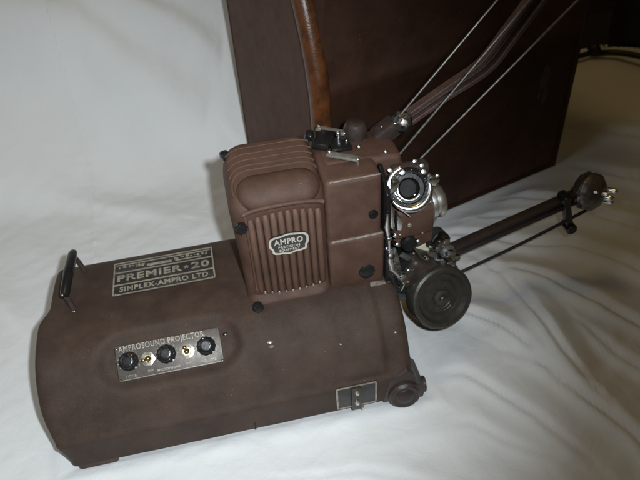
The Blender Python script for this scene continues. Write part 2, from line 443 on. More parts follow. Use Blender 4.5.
# --- control panel
u = V((1, 0, 0)); v = V((0, 3.3, 2.55)).normalized(); n = u.cross(v)
PC = V((13.95, 5.45, 11.92))
MP = Matrix(((u.x, v.x, n.x, PC.x), (u.y, v.y, n.y, PC.y), (u.z, v.z, n.z, PC.z), (0, 0, 0, 1)))
def loc(M, x, y, z): return M @ V((x, y, z))
R3 = MP.to_3x3()
f = MB(); f.box(loc(MP, 0, 0, .06), (12.8, 4.3, .24), R3, .06)
cp = obj('control_panel', f, M_panel, P, origin=PC)
f = MB(); f.box(loc(MP, 0, -2.02, .19), (12.2, .06, .03), R3)  # thin pale strip imitates the highlight along the panel's lower edge
f.text('AMPROSOUND PROJECTOR', MP @ Matrix.Translation((-.75, 1.72, .20)), 1.0, .015, .018, sx=.76)
f.text('TONE', MP @ Matrix.Translation((-4.9, -1.66, .20)), .46, .012, .006)
f.text('MICROPHONE', MP @ Matrix.Translation((-.3, -1.62, .20)), .40, .012, .006)
f.text('VOLUME', MP @ Matrix.Translation((4.55, -1.60, .20)), .46, .012, .006)
f.text('OFF', MP @ Matrix.Translation((-2.5, -1.45, .20)), .36, .012, .004)
f.text('ON', MP @ Matrix.Translation((2.1, -1.45, .20)), .36, .012, .004)
for k in range(3):
    kx = (-4.9, -.35, 4.55)[k]
    for q in range(11):
        a = math.radians(-30+q*24)
        p = (kx+1.32*math.cos(a), .15+1.32*math.sin(a), .2)
        f.box(loc(MP, *p), (.16, .06, .03), R3 @ Matrix.Rotation(a, 3, 'Z'))
obj('lettering', f, M_ink, cp)
for kx, rot in ((-4.9, 40), (-.35, -60), (4.55, 100)):
    f = MB(); f.lathe(loc(MP, kx, .15, .18), n, [(0, 0), (1.16, 0), (1.16, .12), (1.02, .3), (.98, 1.15), (.86, 1.32), (.55, 1.36), (.5, 1.28), (0, 1.28)], 48, lambda t: 1+.035*math.cos(t*2*PI*12))
    kn = obj('control_knob', f, M_black, cp, 50)
    a = math.radians(rot)
    f = MB(); f.box(loc(MP, kx+.72*math.cos(a), .15+.72*math.sin(a), 1.46), (.42, .1, .06), R3 @ Matrix.Rotation(a, 3, 'Z')); f.ball(loc(MP, kx+.75, -.75, .5), .13)
    obj('pointer_mark', f, M_badge, kn) if False else obj('pointer_mark', f, M_badge, cp)
for kx, ang, hexa in ((-2.62, 200, 6), (2.12, 100, 24)):
    f = MB()
    f.lathe(loc(MP, kx, 0, .18), n, [(.0, 0), (.92, 0), (.92, .16), (.60, .22), (.54, .30), (.42, .30), (.42, .06), (0, .06)], hexa)
    sw = obj('toggle_switch', f, M_nut, cp, 30)
    a = math.radians(ang)
    f = MB(); tip = loc(MP, kx+.42*math.cos(a), .42*math.sin(a), 1.25)
    f.ball(loc(MP, kx, 0, .28), .36); f.tube([loc(MP, kx, 0, .3), tip], .15, 12, rr=[.15, .24]); f.ball(tip, .25)
    obj('toggle_bat', f, M_brass, cp)
f = MB()
for cx, cy in ((-6.2, 1.9), (6.2, 1.9), (-6.2, -1.9), (6.2, -1.9)): f.ball(loc(MP, cx, cy, .2), .17, 10, (1, 1, .6))
f.ball(loc(MP, 7.1, 1.2, .05), .28, 12, (1, 1, .5))
obj('panel_screw', f, M_steel, cp)

# --- name plate on top
NC = V((14.05, 18.5, 14.12))
nv = V((0, 1, -.018)).normalized(); nn = u.cross(nv)
MN = Matrix(((1, nv.x, nn.x, NC.x), (0, nv.y, nn.y, NC.y), (0, nv.z, nn.z, NC.z), (0, 0, 0, 1)))
f = MB(); f.box(NC, (13.7, 6.7, .16), MN.to_3x3(), .05); npz = obj('nameplate', f, M_plate, P, origin=NC)
f = MB(); T = lambda x, y: MN @ Matrix.Translation((x, y, .085))
f.frame(T(0, 0), 13.6, 6.6, .2, .04, .12)
f.box(loc(MN, 0, 1.2, .10), (13.3, .24, .04), MN.to_3x3()); f.box(loc(MN, 0, -1.30, .10), (13.3, .24, .04), MN.to_3x3())
f.text('PREMIER', T(-2.0, -.04), 1.75, .02, .055, sx=1.2)
f.text('20', T(4.95, -.04), 1.75, .02, .055, sx=1.35)
sp = []
for k in range(10):
    rr = .42 if k % 2 == 0 else .18; a = PI/2+k*PI/5
    sp.append(T(3.05, 0) @ V((rr*math.cos(a), rr*math.sin(a), 0)))
f.prism(sp, nn*.04)
f.text('SIMPLEX-AMPRO LTD', T(0, -2.28), 1.25, .02, .035, sx=.90)
# worn scrollwork in the top row
f.box(loc(MN, 0, 2.75, .1), (12.6, .22, .03), MN.to_3x3()); f.box(loc(MN, -.6, 1.85, .1), (3.4, .5, .03), MN.to_3x3()); f.box(loc(MN, 3.4, 1.75, .1), (3.6, .2, .03), MN.to_3x3())
rn = random.Random(3); cx = -6.0
while cx < 6:
    w_ = rn.uniform(.12, .42); h_ = rn.uniform(.2, .62)
    if not -2.4 < cx < 1.2: f.box(loc(MN, cx, 2.22+rn.uniform(-.12, .12), .1), (w_, h_, .03), MN.to_3x3() @ Matrix.Rotation(rn.uniform(-.35, .35), 3, 'Z'))
    cx += w_+rn.uniform(.1, .3)
obj('lettering', f, M_ink, npz)
f = MB()
for cx, cy in ((-6.4, 2.9), (6.4, 2.9), (-6.4, -2.9), (6.4, -2.9)): f.ball(loc(MN, cx, cy, .08), .16, 10, (1, 1, .6))
obj('panel_screw', f, M_steel, npz)

# --- mains socket plate on the front rim
MS = Matrix(((1, 0, 0, 36.1), (0, 0, -1, -.16), (0, 1, 0, 3.55), (0, 0, 0, 1)))
f = MB(); f.box((36.1, -.18, 3.55), (5.5, .16, 4.5), None, .04); so = obj('socket_plate', f, M_plate, P, origin=(36.1, -.4, 3.5))
f = MB(); f.frame(MS @ Matrix.Translation((0, 0, .09)), 5.4, 4.4, .24, .05, .3); obj('plate_border', f, M_ink, so)
f = MB(); f.box((36.0, -.6, 3.4), (1.35, .4, 4.3), None, .15); obj('socket_block', f, M_grey, so)
f = MB()
for zz, r in ((5.0, .3), (2.9, .34)): f.lathe((36.0, -.75, zz), (0, -1, .2), [(0, 0), (r, 0), (r, .3), (r*.6, .5), (0, .5)], 16)
f.lathe((36.7, -.5, 1.35), (.2, -1, -.1), [(0, 0), (.22, 0), (.22, .4), (0, .45)], 14)
obj('terminal_post', f, M_nut, so)

# --- lamp house
def rrect(x0, x1, y0, y1, r, z, n=6, dz=None):
    p = []
    for cx, cy, a0 in ((x1-r, y1-r, 0), (x0+r, y1-r, 90), (x0+r, y0+r, 180), (x1-r, y0+r, 270)):
        for k in range(n+1):
            a = math.radians(a0+90*k/n); p.append((cx+r*math.cos(a), cy+r*math.sin(a), z))
    return p
LX0, LX1, LY0, LY1 = 24.65, 35.75, 10.0, 19.6
def topz(x, y):  # sloping roof with a rolled front edge and softened sides
    z = 29.0+(y-10)*.34
    return z
f = MB(); rings = []
rings.append(rrect(LX0-.1, LX1+.1, LY0-.95, LY1+.1, 2.2, 12.6))
rings.append(rrect(LX0-.15, LX1+.1, LY0-1.0, LY1+.1, 2.2, 13.7))
rings.append(rrect(LX0-.1, LX1+.1, LY0-.8, LY1+.1, 2.1, 14.1))
rings.append(rrect(LX0, LX1, LY0, LY1, 1.9, 14.6))
rings.append(rrect(LX0-.12, LX1+.03, LY0, LY1, 1.9, 20))
rings.append(rrect(LX0-.42, LX1+.1, LY0, LY1+.1, 2.0, 27.3))
for k in range(1, 8):
    a = k/7*PI/2; ins = 1.3*(1-math.cos(a)); dz = math.sin(a)
    ring = rrect(LX0-.42+ins, LX1+.1-ins, LY0+ins, LY1+.1-ins, max(2.0-ins*.25, .6), 0)
    rings.append([(x, y, 27.3+(topz(x, y)-27.3)*dz) for x, y, _ in ring])
inner = rings[-1]; cx, cy = (LX0+LX1)/2, (LY0+LY1)/2
for s_ in (.66, .33, .02):
    rings.append([((x-cx)*s_+cx, (y-cy)*s_+cy, topz(0, (y-cy)*s_+cy)+.02) for x, y, _ in inner])
f.loft(rings)
lh = obj('lamp_house', f, M_lamp, P, 50, (30, 15, 14))
# vertical cooling ribs with a curved lower end
f = MB()
nrib = 10
for k in range(nrib):
    x = 26.45+k*(8.0/(nrib-1)); t = (k-(nrib-1)/2)/((nrib-1)/2)
    zb = 14.8+.7*t*t
    zt = 27.4-.5*t*t
    f.tube([(x, LY0+.15, zb-.1), (x, LY0-.18, zb+.25), (x, LY0-.24, zb+1), (x, LY0-.24, 21), (x, LY0-.22, zt-.6), (x, LY0+.1, zt)], .27, 10, rr=[.3, .41, .42, .42, .41, .3])
obj('cooling_rib', f, M_lamp, lh)
f = MB()
for k in range(nrib-1):
    x = 26.45+(k+.5)*(8.0/(nrib-1)); t = (k+.5-(nrib-1)/2)/((nrib-1)/2)
    f.box((x, LY0-.0, 21.1), (.24, .06, 11.0-.8*t*t))
obj('rib_slot', f, mat('dark_slot', (.028, .017, .014), .7, 0, .3, 80), lh)
f = MB()
for k in range(nrib-1):
    x = 26.45+(k+.5)*(8.0/(nrib-1)); t = (k+.5-(nrib-1)/2)/((nrib-1)/2)
    f.ball((x, LY0-.32, 14.6+.7*t*t), .17, 10, (1, 1, 1.9))
obj('pale_scallop', f, M_pale, lh)  # pale marks at the lower ends of the rib grooves
# raised lip round the ribbed field
f = MB(); pts = []
for k in range(25):
    t = -1+2*k/24; pts.append((30.45+4.75*t, LY0-.18, 27.75+.75*math.sqrt(max(0, 1-t*t*.96))))
f.tube(pts, .28, 10)
pts = [(25.95+.0*k, LY0-.1, 27.6-k*1.2) for k in range(11)]; f.tube(pts, .18, 8)
obj('rib_field_lip', f, M_lamp, lh)
# capsule shaped bulge on the roof and the stepped rings behind it
f = MB(); rings = []
px0, px1, py, pz, pr = 27.5, 33.1, 11.95, 29.15, 2.1
n = 18
for i in range(n+1):   # along x
    a = -PI/2+PI*i/n
    x = (px0 if i <= n/2 else px1)+pr*1.02*math.sin(a)
    if i == n//2:
        for xx in (px0, (px0*2+px1)/3, (px0+px1*2)/3, px1):
            rings.append([(xx, py+pr*math.cos(b), pz+.3*pr*math.cos(b)+pr*.74*math.sin(b)) for b in [2*PI*k/28 for k in range(28)]])
        continue
    c = max(math.cos(a), .02)
    rings.append([(x, py+pr*c*math.cos(b), pz+.3*pr*c*math.cos(b)+pr*.74*c*math.sin(b)) for b in [2*PI*k/28 for k in range(28)]])
f.loft(rings); obj('roof_bulge', f, M_lamp, lh, 60)
f = MB()
for j, (off, rad) in enumerate(((.35, .15), (1.05, .12), (1.85, .11), (2.7, .10), (3.6, .10))):
    R_ = pr+off; run = []
    for i in range(-6, 67):
        a = PI*i/60
        cxx = (px1 if math.cos(a) > 0 else px0)
        x = cxx+R_*math.copysign(abs(math.cos(a))**.75, math.cos(a))*(1 if j < 1 else 1/(1+.11*j)); y = py+.35+R_*math.sin(a)
        if LX0+.3 < x < LX1-.5 and 10.9 < y < LY1-1.1: run.append((x, y, topz(x, y)+.0+.03*noise.noise(V((x, y, j)))))
        elif len(run) > 4 and a > PI*.5: break
        else: run = run if a > PI*.5 else []
    if len(run) > 4: f.tube(run, rad, 8)
obj('roof_ridge', f, M_lamp, lh)
# spring clips and knurled screws
for p, a in (((25.0, 18.0, 31.0), .4), ((35.5, 18.4, 31.7), -.3)):
    f = MB(); f.box(p, (1.1, 1.5, 1.0), Matrix.Rotation(a, 3, 'Z'), .3); f.ball((p[0], p[1]-.5, p[2]+.2), .42); obj('cover_clip', f, M_black, lh)
for p in ((25.35, 9.8, 26.2), (25.65, 8.5, 14.15)):
    f = MB(); f.lathe(p, (0, -1, .25), [(0, -.3), (.62, -.3), (.68, 0), (.68, .4), (.5, .62), (0, .68)], 20, lambda t: 1+.05*math.cos(t*2*PI*10)); obj('thumb_screw', f, M_black, lh)
# maker's badge
def badge_outline(s_):
    s_ *= 1.2
    q = [(-2.0, -.1), (-1.95, .7), (-1.6, 1.0), (-.8, 1.12), (0, 1.3), (.8, 1.22), (1.6, 1.1), (1.98, .75), (2.0, 0), (1.8, -.45), (1.75, -.9), (1.2, -1.1), (.5, -1.15), (0, -1.32), (-.6, -1.2), (-1.3, -1.15), (-1.7, -.95), (-1.75, -.5)]
    c = []
    m = len(q)
    for i in range(m):   # catmull-rom
        p0, p1, p2, p3 = q[i-1], q[i], q[(i+1) % m], q[(i+2) % m]
        for t in (0, .25, .5, .75):
            c.append(tuple(s_*.5*((2*p1[d])+(-p0[d]+p2[d])*t+(2*p0[d]-5*p1[d]+4*p2[d]-p3[d])*t*t+(-p0[d]+3*p1[d]-3*p2[d]+p3[d])*t**3) for d in (0, 1)))
    return c
BC = V((30.55, LY0-.86, 23.1))
f = MB(); f.prism([(BC.x+x, BC.y, BC.z+z) for x, z in badge_outline(1.0)], (0, .6, 0), 0)
bd = obj('maker_badge', f, M_plate, lh, origin=BC)
f = MB(); o_ = badge_outline(1.0); i_ = badge_outline(.885)
f.loft([[(BC.x+x, BC.y+.02, BC.z+z) for x, z in o_], [(BC.x+x, BC.y-.1, BC.z+z) for x, z in o_], [(BC.x+x, BC.y-.1, BC.z+z) for x, z in i_], [(BC.x+x, BC.y+.02, BC.z+z) for x, z in i_]], cap=False)
MBg = Matrix(((1, 0, 0, BC.x), (0, 0, -1, BC.y-.02), (0, 1, 0, BC.z), (0, 0, 0, 1)))
f.text('AMPRO', MBg @ Matrix.Translation((0, .38, 0)), 1.12, .02, .035, sx=.86)
f.text('PRECISION', MBg @ Matrix.Translation((0, -.42, 0)), .5, .015, .01)
f.text('EQUIPMENT', MBg @ Matrix.Translation((0, -.92, 0)), .42, .015, .01)
obj('badge_lettering', f, M_badge, lh)

# --- mechanism housing
f = MB()
f.box((38.9, 15.0, 22.0), (6.9, 10.0, 16.6), None, .7, 3)
f.box((38.95, 14.6, 17.6), (7.2, 10.4, 8.2), None, .55, 3)
f.box((41.0, 16.6, 28.7), (9.6, 6.6, 3.4), Matrix.Rotation(.03, 3, 'Y'), .7, 3)
f.box((44.2, 16.2, 21.5), (3.6, 5.6, 15.5), None, .6, 3)
mh = obj('mechanism_housing', f, M_lamp, P, 50, (39, 15, 20))
f = MB(); f.box((38.9, 9.4, 13.55), (7.4, 1.6, .5), None, .2); f.tube([(35.8, 9.42, 21.72), (39, 9.40, 21.78), (42.3, 9.42, 21.9)], .16, 8)
obj('housing_flange', f, M_pale, mh)
f = MB(); f.tube([(36.0, 10.1, 30.2), (39, 10.05, 30.25), (42.1, 10.1, 30.25)], .1, 8); obj('lit_edge_line', f, M_pale, mh)  # pale tube paints the lit line along the top front edge
f = MB(); f.lathe((40.2, 9.6, 15.9), (0, -1, .2), [(0, -.3), (1.05, -.3), (1.12, .05), (1.0, .45), (.7, .6), (0, .55)], 28, lambda t: 1+.03*math.cos(t*2*PI*14)); obj('housing_knob', f, M_black, mh)
f = MB(); f.lathe((41.2, 10.1, 24.6), (0, -1, .2), [(0, -.3), (.55, -.3), (.6, .3), (.4, .6), (0, .6)], 20); obj('housing_knob', f, M_black, mh)
# lumps on the roof of the housing
f = MB(); f.lathe((41.4, 18.8, 30.0), (0, 0, 1), [(1.5, 0), (1.5, 1.6), (1.2, 2.3), (.5, 2.6), (0, 2.6)], 24); f.lathe((44.7, 18.6, 29.6), (0, 0, 1), [(.9, 0), (.9, 1.3), (.6, 1.8), (0, 1.9)], 20)
obj('motor_cap', f, M_dark, mh)
f = MB(); f.ball((44.75, 18.2, 31.35), .3); f.ball((41.0, 15.6, 30.75), .28); f.ball((43.9, 14.0, 30.5), .3); obj('screw', f, M_chrome, mh)
# latch levers
for a, b in (((36.9, 20.9, 31.2), (40.1, 18.6, 31.0)), ((36.9, 14.9, 31.1), (40.3, 12.6, 30.9))):
    a = V(a); b = V(b); d = (b-a); ang = math.atan2(d.y, d.x)
    f = MB(); f.box((a+b)/2, (d.length, 1.05, .34), Matrix.Rotation(ang, 3, 'Z'), .14, 2)
    lv = obj('latch_lever', f, M_lever, mh, origin=a)
    f = MB(); f.ball(a+V((.3, 0, .2)), .26, 12, (1, 1, .6)); f.ball(b+V((-.2, 0, .2)), .24, 12, (1, 1, .7)); f.cyl(b+V((-.2, 0, -.6)), b+V((-.2, 0, 0)), .2)
    obj('rivet', f, M_chrome, mh)
f = MB(); f.box((37.2, 18.0, 31.0), (2.2, 3.6, .9), Matrix.Rotation(-.5, 3, 'Z'), .25); f.box((38.9, 16.4, 30.9), (2.6, 2.4, .5), None, .2); obj('latch_block', f, M_black, mh)
f = MB(); f.cyl((38.9, 17.4, 31.0), (38.9, 17.4, 31.9), .28); f.ball((38.9, 17.4, 32.0), .3); f.ball((39.7, 16.5, 31.3), .2); obj('latch_pin', f, M_chrome, mh)

# --- film gate plate: dark plate with bright edges down the right side
f = MB(); f.prism([(42.6, 9.0, 27.8), (42.6, 12.5, 29.8), (42.6, 16, 28.5), (42.6, 16, 12.2), (42.6, 9.6, 10.4), (42.6, 8.7, 14)], (.5, 0, 0), .1)
gp = obj('film_gate_plate', f, M_gun, P, origin=(42.8, 12, 20))
f = MB(); f.prism([(43.25, 9.3, 26.4), (43.25, 9.3, 22.6), (43.55, 9.3, 22.0), (43.8, 9.3, 22.6), (43.5, 9.3, 25.2)], (0, 1.2, 0), .1)
f.prism([(44.1, 9.2, 24.4), (44.0, 9.2, 22.0), (44.6, 9.2, 21.8), (44.8, 9.2, 23.2)], (0, 1.2, 0), .1)
f.tube([(42.9, 8.8, 21.5), (43.0, 8.8, 18.5), (43.6, 8.7, 16.0)], .16, 8)
f.ball((43.7, 8.8, 21.6), .34); f.ball((42.6, 8.7, 19.8), .22)
obj('pressure_shoe', f, M_chrome, gp)

# --- lens turret block and lens
f = MB(); f.box((46.7, 12.8, 21.3), (5.4, 4.4, 4.6), Matrix.Rotation(.05, 3, 'Z'), .6, 3)
f.prism([(44.2, 11.0, 19.4), (48.8, 11.0, 19.4), (49.6, 11.0, 21.5), (49.5, 11.0, 17.6), (47.5, 11.0, 16.8), (44.4, 11.0, 17.6)], (0, 3.2, 0), .2)
lb = obj('lens_block', f, M_lamp, P, 50, (46.7, 13, 21))
f = MB(); f.ball((46.1, 10.55, 21.3), .34, 14, (1, .6, 1)); f.ball((44.9, 10.6, 20.0), .16); f.ball((47.9, 10.6, 19.6), .16); obj('screw', f, M_nut, lb)
la = V((.98, .10, .04)).normalized(); lo = V((48.7, 12.8, 22.5))
f = MB(); f.lathe(lo, la, [(0, -.6), (1.7, -.6), (1.7, .3), (1.95, .45), (2.25, .5), (2.3, .75), (2.3, 1.0), (2.02, 1.1), (2.0, 1.35), (2.25, 1.45), (2.3, 1.9), (2.2, 2.15), (2.0, 2.35), (1.75, 2.4), (1.65, 2.2), (1.5, 1.4)], 56)
ln = obj('lens_barrel', f, M_alu, P, 30, lo)
f = MB(); f.lathe(lo+la*1.3, la, [(1.55, 0), (1.2, .35), (.6, .55), (0, .6)], 32); obj('glass', f, mat('coated_glass', (.01, .012, .02), .05, 0, .1, 20, spec=1.0, rvar=.02), ln)

# --- sprocket assemblies
def sprocket(name, c, ax, R_, hole, flip=1):
    c = V(c); ax = V(ax).normalized(); uu = ax.orthogonal().normalized(); ww = ax.cross(uu)
    f = MB(); f.lathe(c, ax, [(0, -2.4), (R_*.8, -2.4), (R_*.82, -.7), (R_, -.6), (R_, .1), (R_*.93, .25), (R_*.74, .3), (R_*.7, .1), (hole*1.12, .1), (hole, .25), (hole*.92, .1), (hole*.9, -1.2)], 44)
    root = obj(name, f, M_gun, P, 35, c)
    f = MB(); f.lathe(c-ax*1.15, ax, [(hole*.95, 0), (0, .02)], 28); f.lathe(c-ax*.02, ax, [(R_*.71, .02), (hole*1.1, .03)], 40) ; obj('hub_hole', f, M_hole, root)
    # teeth
    f = MB()
    for k in range(14):
        a = 2*PI*k/14; d = uu*math.cos(a)+ww*math.sin(a)
        f.box(c+d*(R_*.86)+ax*(-.02+.35), (.22, .3, .3), ax.to_track_quat('Z', 'Y').to_matrix() @ Matrix.Rotation(a, 3, 'Z'), .05)
    obj('tooth', f, M_gun, root)
    return root, uu, ww
sax = V((-.12, -.80, .58)).normalized()
sc_ = V((45.9, 10.8, 26.9))
sr, uu, ww = sprocket('feed_sprocket', sc_, sax, 2.6, 1.2)
# film guide shoes: bright crescent below and right
right = V((1, 0, 0)); right = (right-sax*right.dot(sax)).normalized(); upv = sax.cross(right)*-1
if upv.z < 0: upv = -upv
def arc(c, r, a0, a1, n=20, off=.4): return [c+(right*math.cos(math.radians(a0+(a1-a0)*k/n))+upv*math.sin(math.radians(a0+(a1-a0)*k/n)))*r+sax*off for k in range(n+1)]
f = MB(); pts = arc(sc_, 2.5, -150, 10); f.tube(pts, .38, 10, rr=[.2+.34*math.sin(PI*k/20) for k in range(21)])
f.box(sc_-right*1.9+upv*.5+sax*.3, (1.1, 1.0, 2.4), Matrix.Rotation(.25, 3, 'Y'), .3)
f.tube(arc(sc_, 2.6, 105, 180), .42, 10)
f.box(sc_+right*2.9+upv*.6+sax*.2, (1.5, 1.0, 1.2), Matrix.Rotation(.6, 3, 'Y'), .25)
obj('guide_shoe', f, M_chrome, sr)
f = MB(); f.tube(arc(sc_, 1.45, 150, 320, off=.25), .16, 8); f.tube(arc(sc_, 1.8, 150, 230, off=.3), .1, 6); f.tube([sc_-right*2.6+upv*.4+sax*.3, sc_-right*1.9-upv*1.9+sax*.6, sc_-right*.4-upv*3.3+sax*.4], .09, 6)
obj('guide_wire', f, M_chrome, sr)
f = MB()
for a, r, q in ((128, 3.2, .36), (105, 2.1, .48), (70, 3.3, .33), (52, 3.1, .36), (40, 2.6, .42), (200, 1.7, .22), (250, 2.2, .22), (-60, 1.0, .2), (15, 3.7, .28)):
    p = sc_+(right*math.cos(math.radians(a))+upv*math.sin(math.radians(a)))*r
    f.lathe(p-sax*.2, sax, [(q, -1.2), (q, .5), (q*.7, .72), (0, .78)], 16)
obj('guide_stud', f, M_chrome, sr)
f = MB(); f.box(sc_+upv*2.3-sax*1.0+right*.6, (4.6, 1.6, 1.6), None, .4); f.cyl(sc_-sax*3.2+upv*1.8-right*.4, sc_-sax*.4+upv*1.8-right*.4, .8); obj('shoe_bracket', f, M_dark, sr)

lc = V((44.6, 10.6, 15.4))
f = MB(); f.lathe(lc, (.1, -.85, .45), [(0, -2), (1.5, -2), (1.55, 0), (1.2, .35), (.7, .4), (.6, .1), (0, .1)], 32)
ls = obj('sound_drum', f, M_gun, P, 35, lc)
f = MB()
for p, q in (((44.4, 8.9, 14.5), .5), ((45.1, 8.8, 13.6), .32), ((43.7, 9.0, 16.6), .33), ((45.5, 9.0, 13.0), .24), ((43.5, 8.9, 12.2), .36), ((43.4, 9.0, 11.2), .3), ((46.4, 9.6, 17.3), .22), ((42.9, 9.0, 19.2), .26)):
    f.lathe(p, (.1, -.85, .45), [(q, -1.6), (q, .1), (q*.65, .32), (0, .36)], 14)
obj('guide_stud', f, M_chrome, ls)
f = MB(); f.cyl((46.1, 12.5, 17.9), (46.1, 9.9, 18.5), 1.05); f.box((45.2, 11.5, 12.2), (3.2, 3.4, 7.0), Matrix.Rotation(.15, 3, 'Y'), .5); f.tube([(43.6, 9.6, 18.0), (43.2, 9.2, 15), (43.9, 9.0, 12.4), (45.5, 9.0, 11.2)], .55, 10); obj('drum_housing', f, M_black, ls)
f = MB()
f.tube([(43.6, 9.1, 19.2), (43.1, 8.8, 17.6), (43.3, 8.7, 16.2), (44.2, 8.5, 15.0)], .42, 10); f.tube([(44.4, 8.6, 14.6), (45.0, 8.6, 13.2), (44.6, 8.6, 12.2)], .36, 10)
f.tube([(42.6, 8.6, 25.2), (42.55, 8.6, 23.4), (42.7, 8.6, 22.0)], .28, 8, rr=[.14, .3, .22])
obj('film_guide', f, M_chrome, ls)
for k, (x, y, z, q, hh) in enumerate(((43.1, 9.0, 18.2, .42, .7), (44.0, 9.3, 15.6, .62, .5), (44.8, 9.0, 13.9, .55, .8), (43.0, 9.2, 13.6, .38, .5), (47.2, 10.2, 18.7, .3, .4), (44.1, 9.4, 19.6, .3, .6), (45.8, 9.4, 14.6, .34, .5), (42.9, 9.2, 21.0, .26, .6), (46.4, 9.8, 12.6, .34, .5), (43.9, 9.3, 11.4, .42, .5))):
    f = MB(); f.lathe((x, y, z), (.12, -.85, .48), [(0, -1.2), (q, -1.2), (q, -.1), (q*.72, 0), (q*.72, hh*.5), (q, hh*.6), (q, hh), (q*.4, hh+.08), (0, hh+.08)], 20)
    obj('film_roller', f, M_chrome if k % 3 else M_steel, ls)
f = MB(); f.box((46.1, 10.0, 16.2), (3.4, .35, .9), Matrix.Rotation(.7, 3, 'Y'), .1); f.box((43.9, 9.2, 17.4), (.9, .4, 2.6), Matrix.Rotation(-.2, 3, 'Y'), .12); obj('gate_lever', f, M_steel, ls)
f = MB(); f.tube([(43.3, 8.6, 17.6), (44.0, 8.5, 15.9), (45.2, 8.4, 15.2), (46.3, 8.6, 15.4)], .13, 8); f.tube([(46.4, 9.2, 18.6), (47.4, 9.3, 16.6), (48.4, 9.5, 15.4)], .12, 8); obj('guide_wire', f, M_steel, ls)

# red-brown neck between housing and flywheel
f = MB(); f.box((47.2, 10.8, 13.2), (4.2, 3.8, 5.0), Matrix.Rotation(.5, 3, 'Y'), .8, 3); f.box((48.6, 13.8, 11.2), (6.0, 3.0, 3.2), Matrix.Rotation(-.15, 3, 'Y'), .6, 3)
f.box((44.6, 14.5, 10.5), (4.2, 7, 7.0), None, .8, 3)
obj('flywheel_bracket', f, M_dark, P, 50, (47, 11, 13))

# --- flywheel
fa = V((.14, -.90, .40)).normalized(); fc = V((49.9, 6.6, 10.9))
f = MB(); f.lathe(fc-fa*1.3, fa, [(0, -.9), (3.4, -1.5), (4.25, -1.35), (4.4, -1.1), (4.42, .9), (4.32, 1.15), (4.0, 1.3), (3.55, 1.25), (3.4, .95), (3.2, .6), (2.6, .5), (2.5, .35), (2.35, .35), (2.25, .5), (1.4, .5), (1.3, .35), (1.15, .35), (1.05, .8), (.5, .95), (.42, 1.2), (0, 1.25)], 96)
fw = obj('flywheel', f, M_grey, P, 30, fc)
f = MB(); fr = (right-fa*right.dot(fa)).normalized(); fu = fr.cross(fa)
if fu.z < 0: fu = -fu
f.cyl(fc-fa*.6, fc+fa*.25, .42)
for a0, a1, r in ((-100, -30, .95), (-95, -40, 1.55), (-90, -48, 2.0)):  # thin arcs draw the spiral highlight on the wheel face
    f.tube([fc+(fr*math.cos(math.radians(a0+(a1-a0)*k/10))+fu*math.sin(math.radians(a0+(a1-a0)*k/10)))*r-fa*.75 for k in range(11)], .07, 6)
obj('hub_pin_glint', f, M_steel, fw)

# --- take-up arm (lower right)
A0 = V((53.6, 15.6, 10.4)); A1 = V((73.6, 16.0, 16.55)); ad = (A1-A0).normalized()
side = V((0, 1, 0)); aup = ad.cross(side)*-1
if aup.z < 0: aup = -aup
Ra = Matrix((ad, side, aup)).transposed()
f = MB(); L_ = (A1-A0).length
f.box((A0+A1)/2+aup*.62, (L_, 1.5, .62), Ra, .15); f.box((A0+A1)/2-aup*.62, (L_, 1.5, .62), Ra, .15); f.box((A0+A1)/2+side*.3, (L_-.4, .5, 1.0), Ra, .05)
arm = obj('lower_reel_arm', f, M_arm, P, origin=A0)
f = MB(); b0 = V((55.6, 14.6, 6.9)); b1 = V((75.0, 14.9, 14.6)); n = 60
f.tube([b0+(b1-b0)*(k/n)-V((0, 0, .3*math.sin(PI*k/n))) for k in range(n+1)], .22, 8, rr=[.22+.03*(k % 2) for k in range(n+1)])
obj('take_up_belt', f, M_sdark, arm)
f = MB(); bc = A0+ad*18.2; f.box(bc-aup*1.6-side*.7, (1.05, 1.5, 6.2), Ra, .35, 2); f.cyl(bc+aup*1.2-side*1.5, bc+aup*1.2+side*.5, .75); f.cyl(bc-aup*4.4-side*1.9, bc-aup*4.4+side*.4, .8); obj('cross_bar', f, M_black, arm)
hx = V((75.2, 15.4, 16.9)); ha = V((.35, -.75, .25)).normalized()
f = MB(); f.lathe(hx-ha*1.2, ha, [(0, -1), (2.0, -1), (2.5, -.7), (2.75, -.2), (2.2, .1), (2.2, .5), (2.75, .8), (2.55, 1.3), (1.9, 1.9), (1.2, 2.2), (0, 2.2)], 36, lambda t: 1+.03*math.cos(t*2*PI*12))
f.cyl(A1-side*1.2, A1+side*1.2+aup*.2, 1.25)
hb = obj('reel_hub', f, M_hub, arm, 40)
f = MB(); hr = V((.9, .35, .0)).normalized()
for p, q in ((hx+ha*1.4+V((1.1, 0, -.9)), .5), (hx+ha*1.1+V((1.8, 0, .1)), .42), (hx+ha*1.2+V((.4, 0, -.1)), .32), (hx+ha*1.1+V((-1.3, 0, .6)), .24), (hx+ha*.9+V((1.9, 0, -1.9)), .42)):
    f.lathe(p, ha, [(q, -1), (q, .3), (q*.6, .55), (0, .6)], 14)
obj('spindle_nut', f, M_chrome, arm)
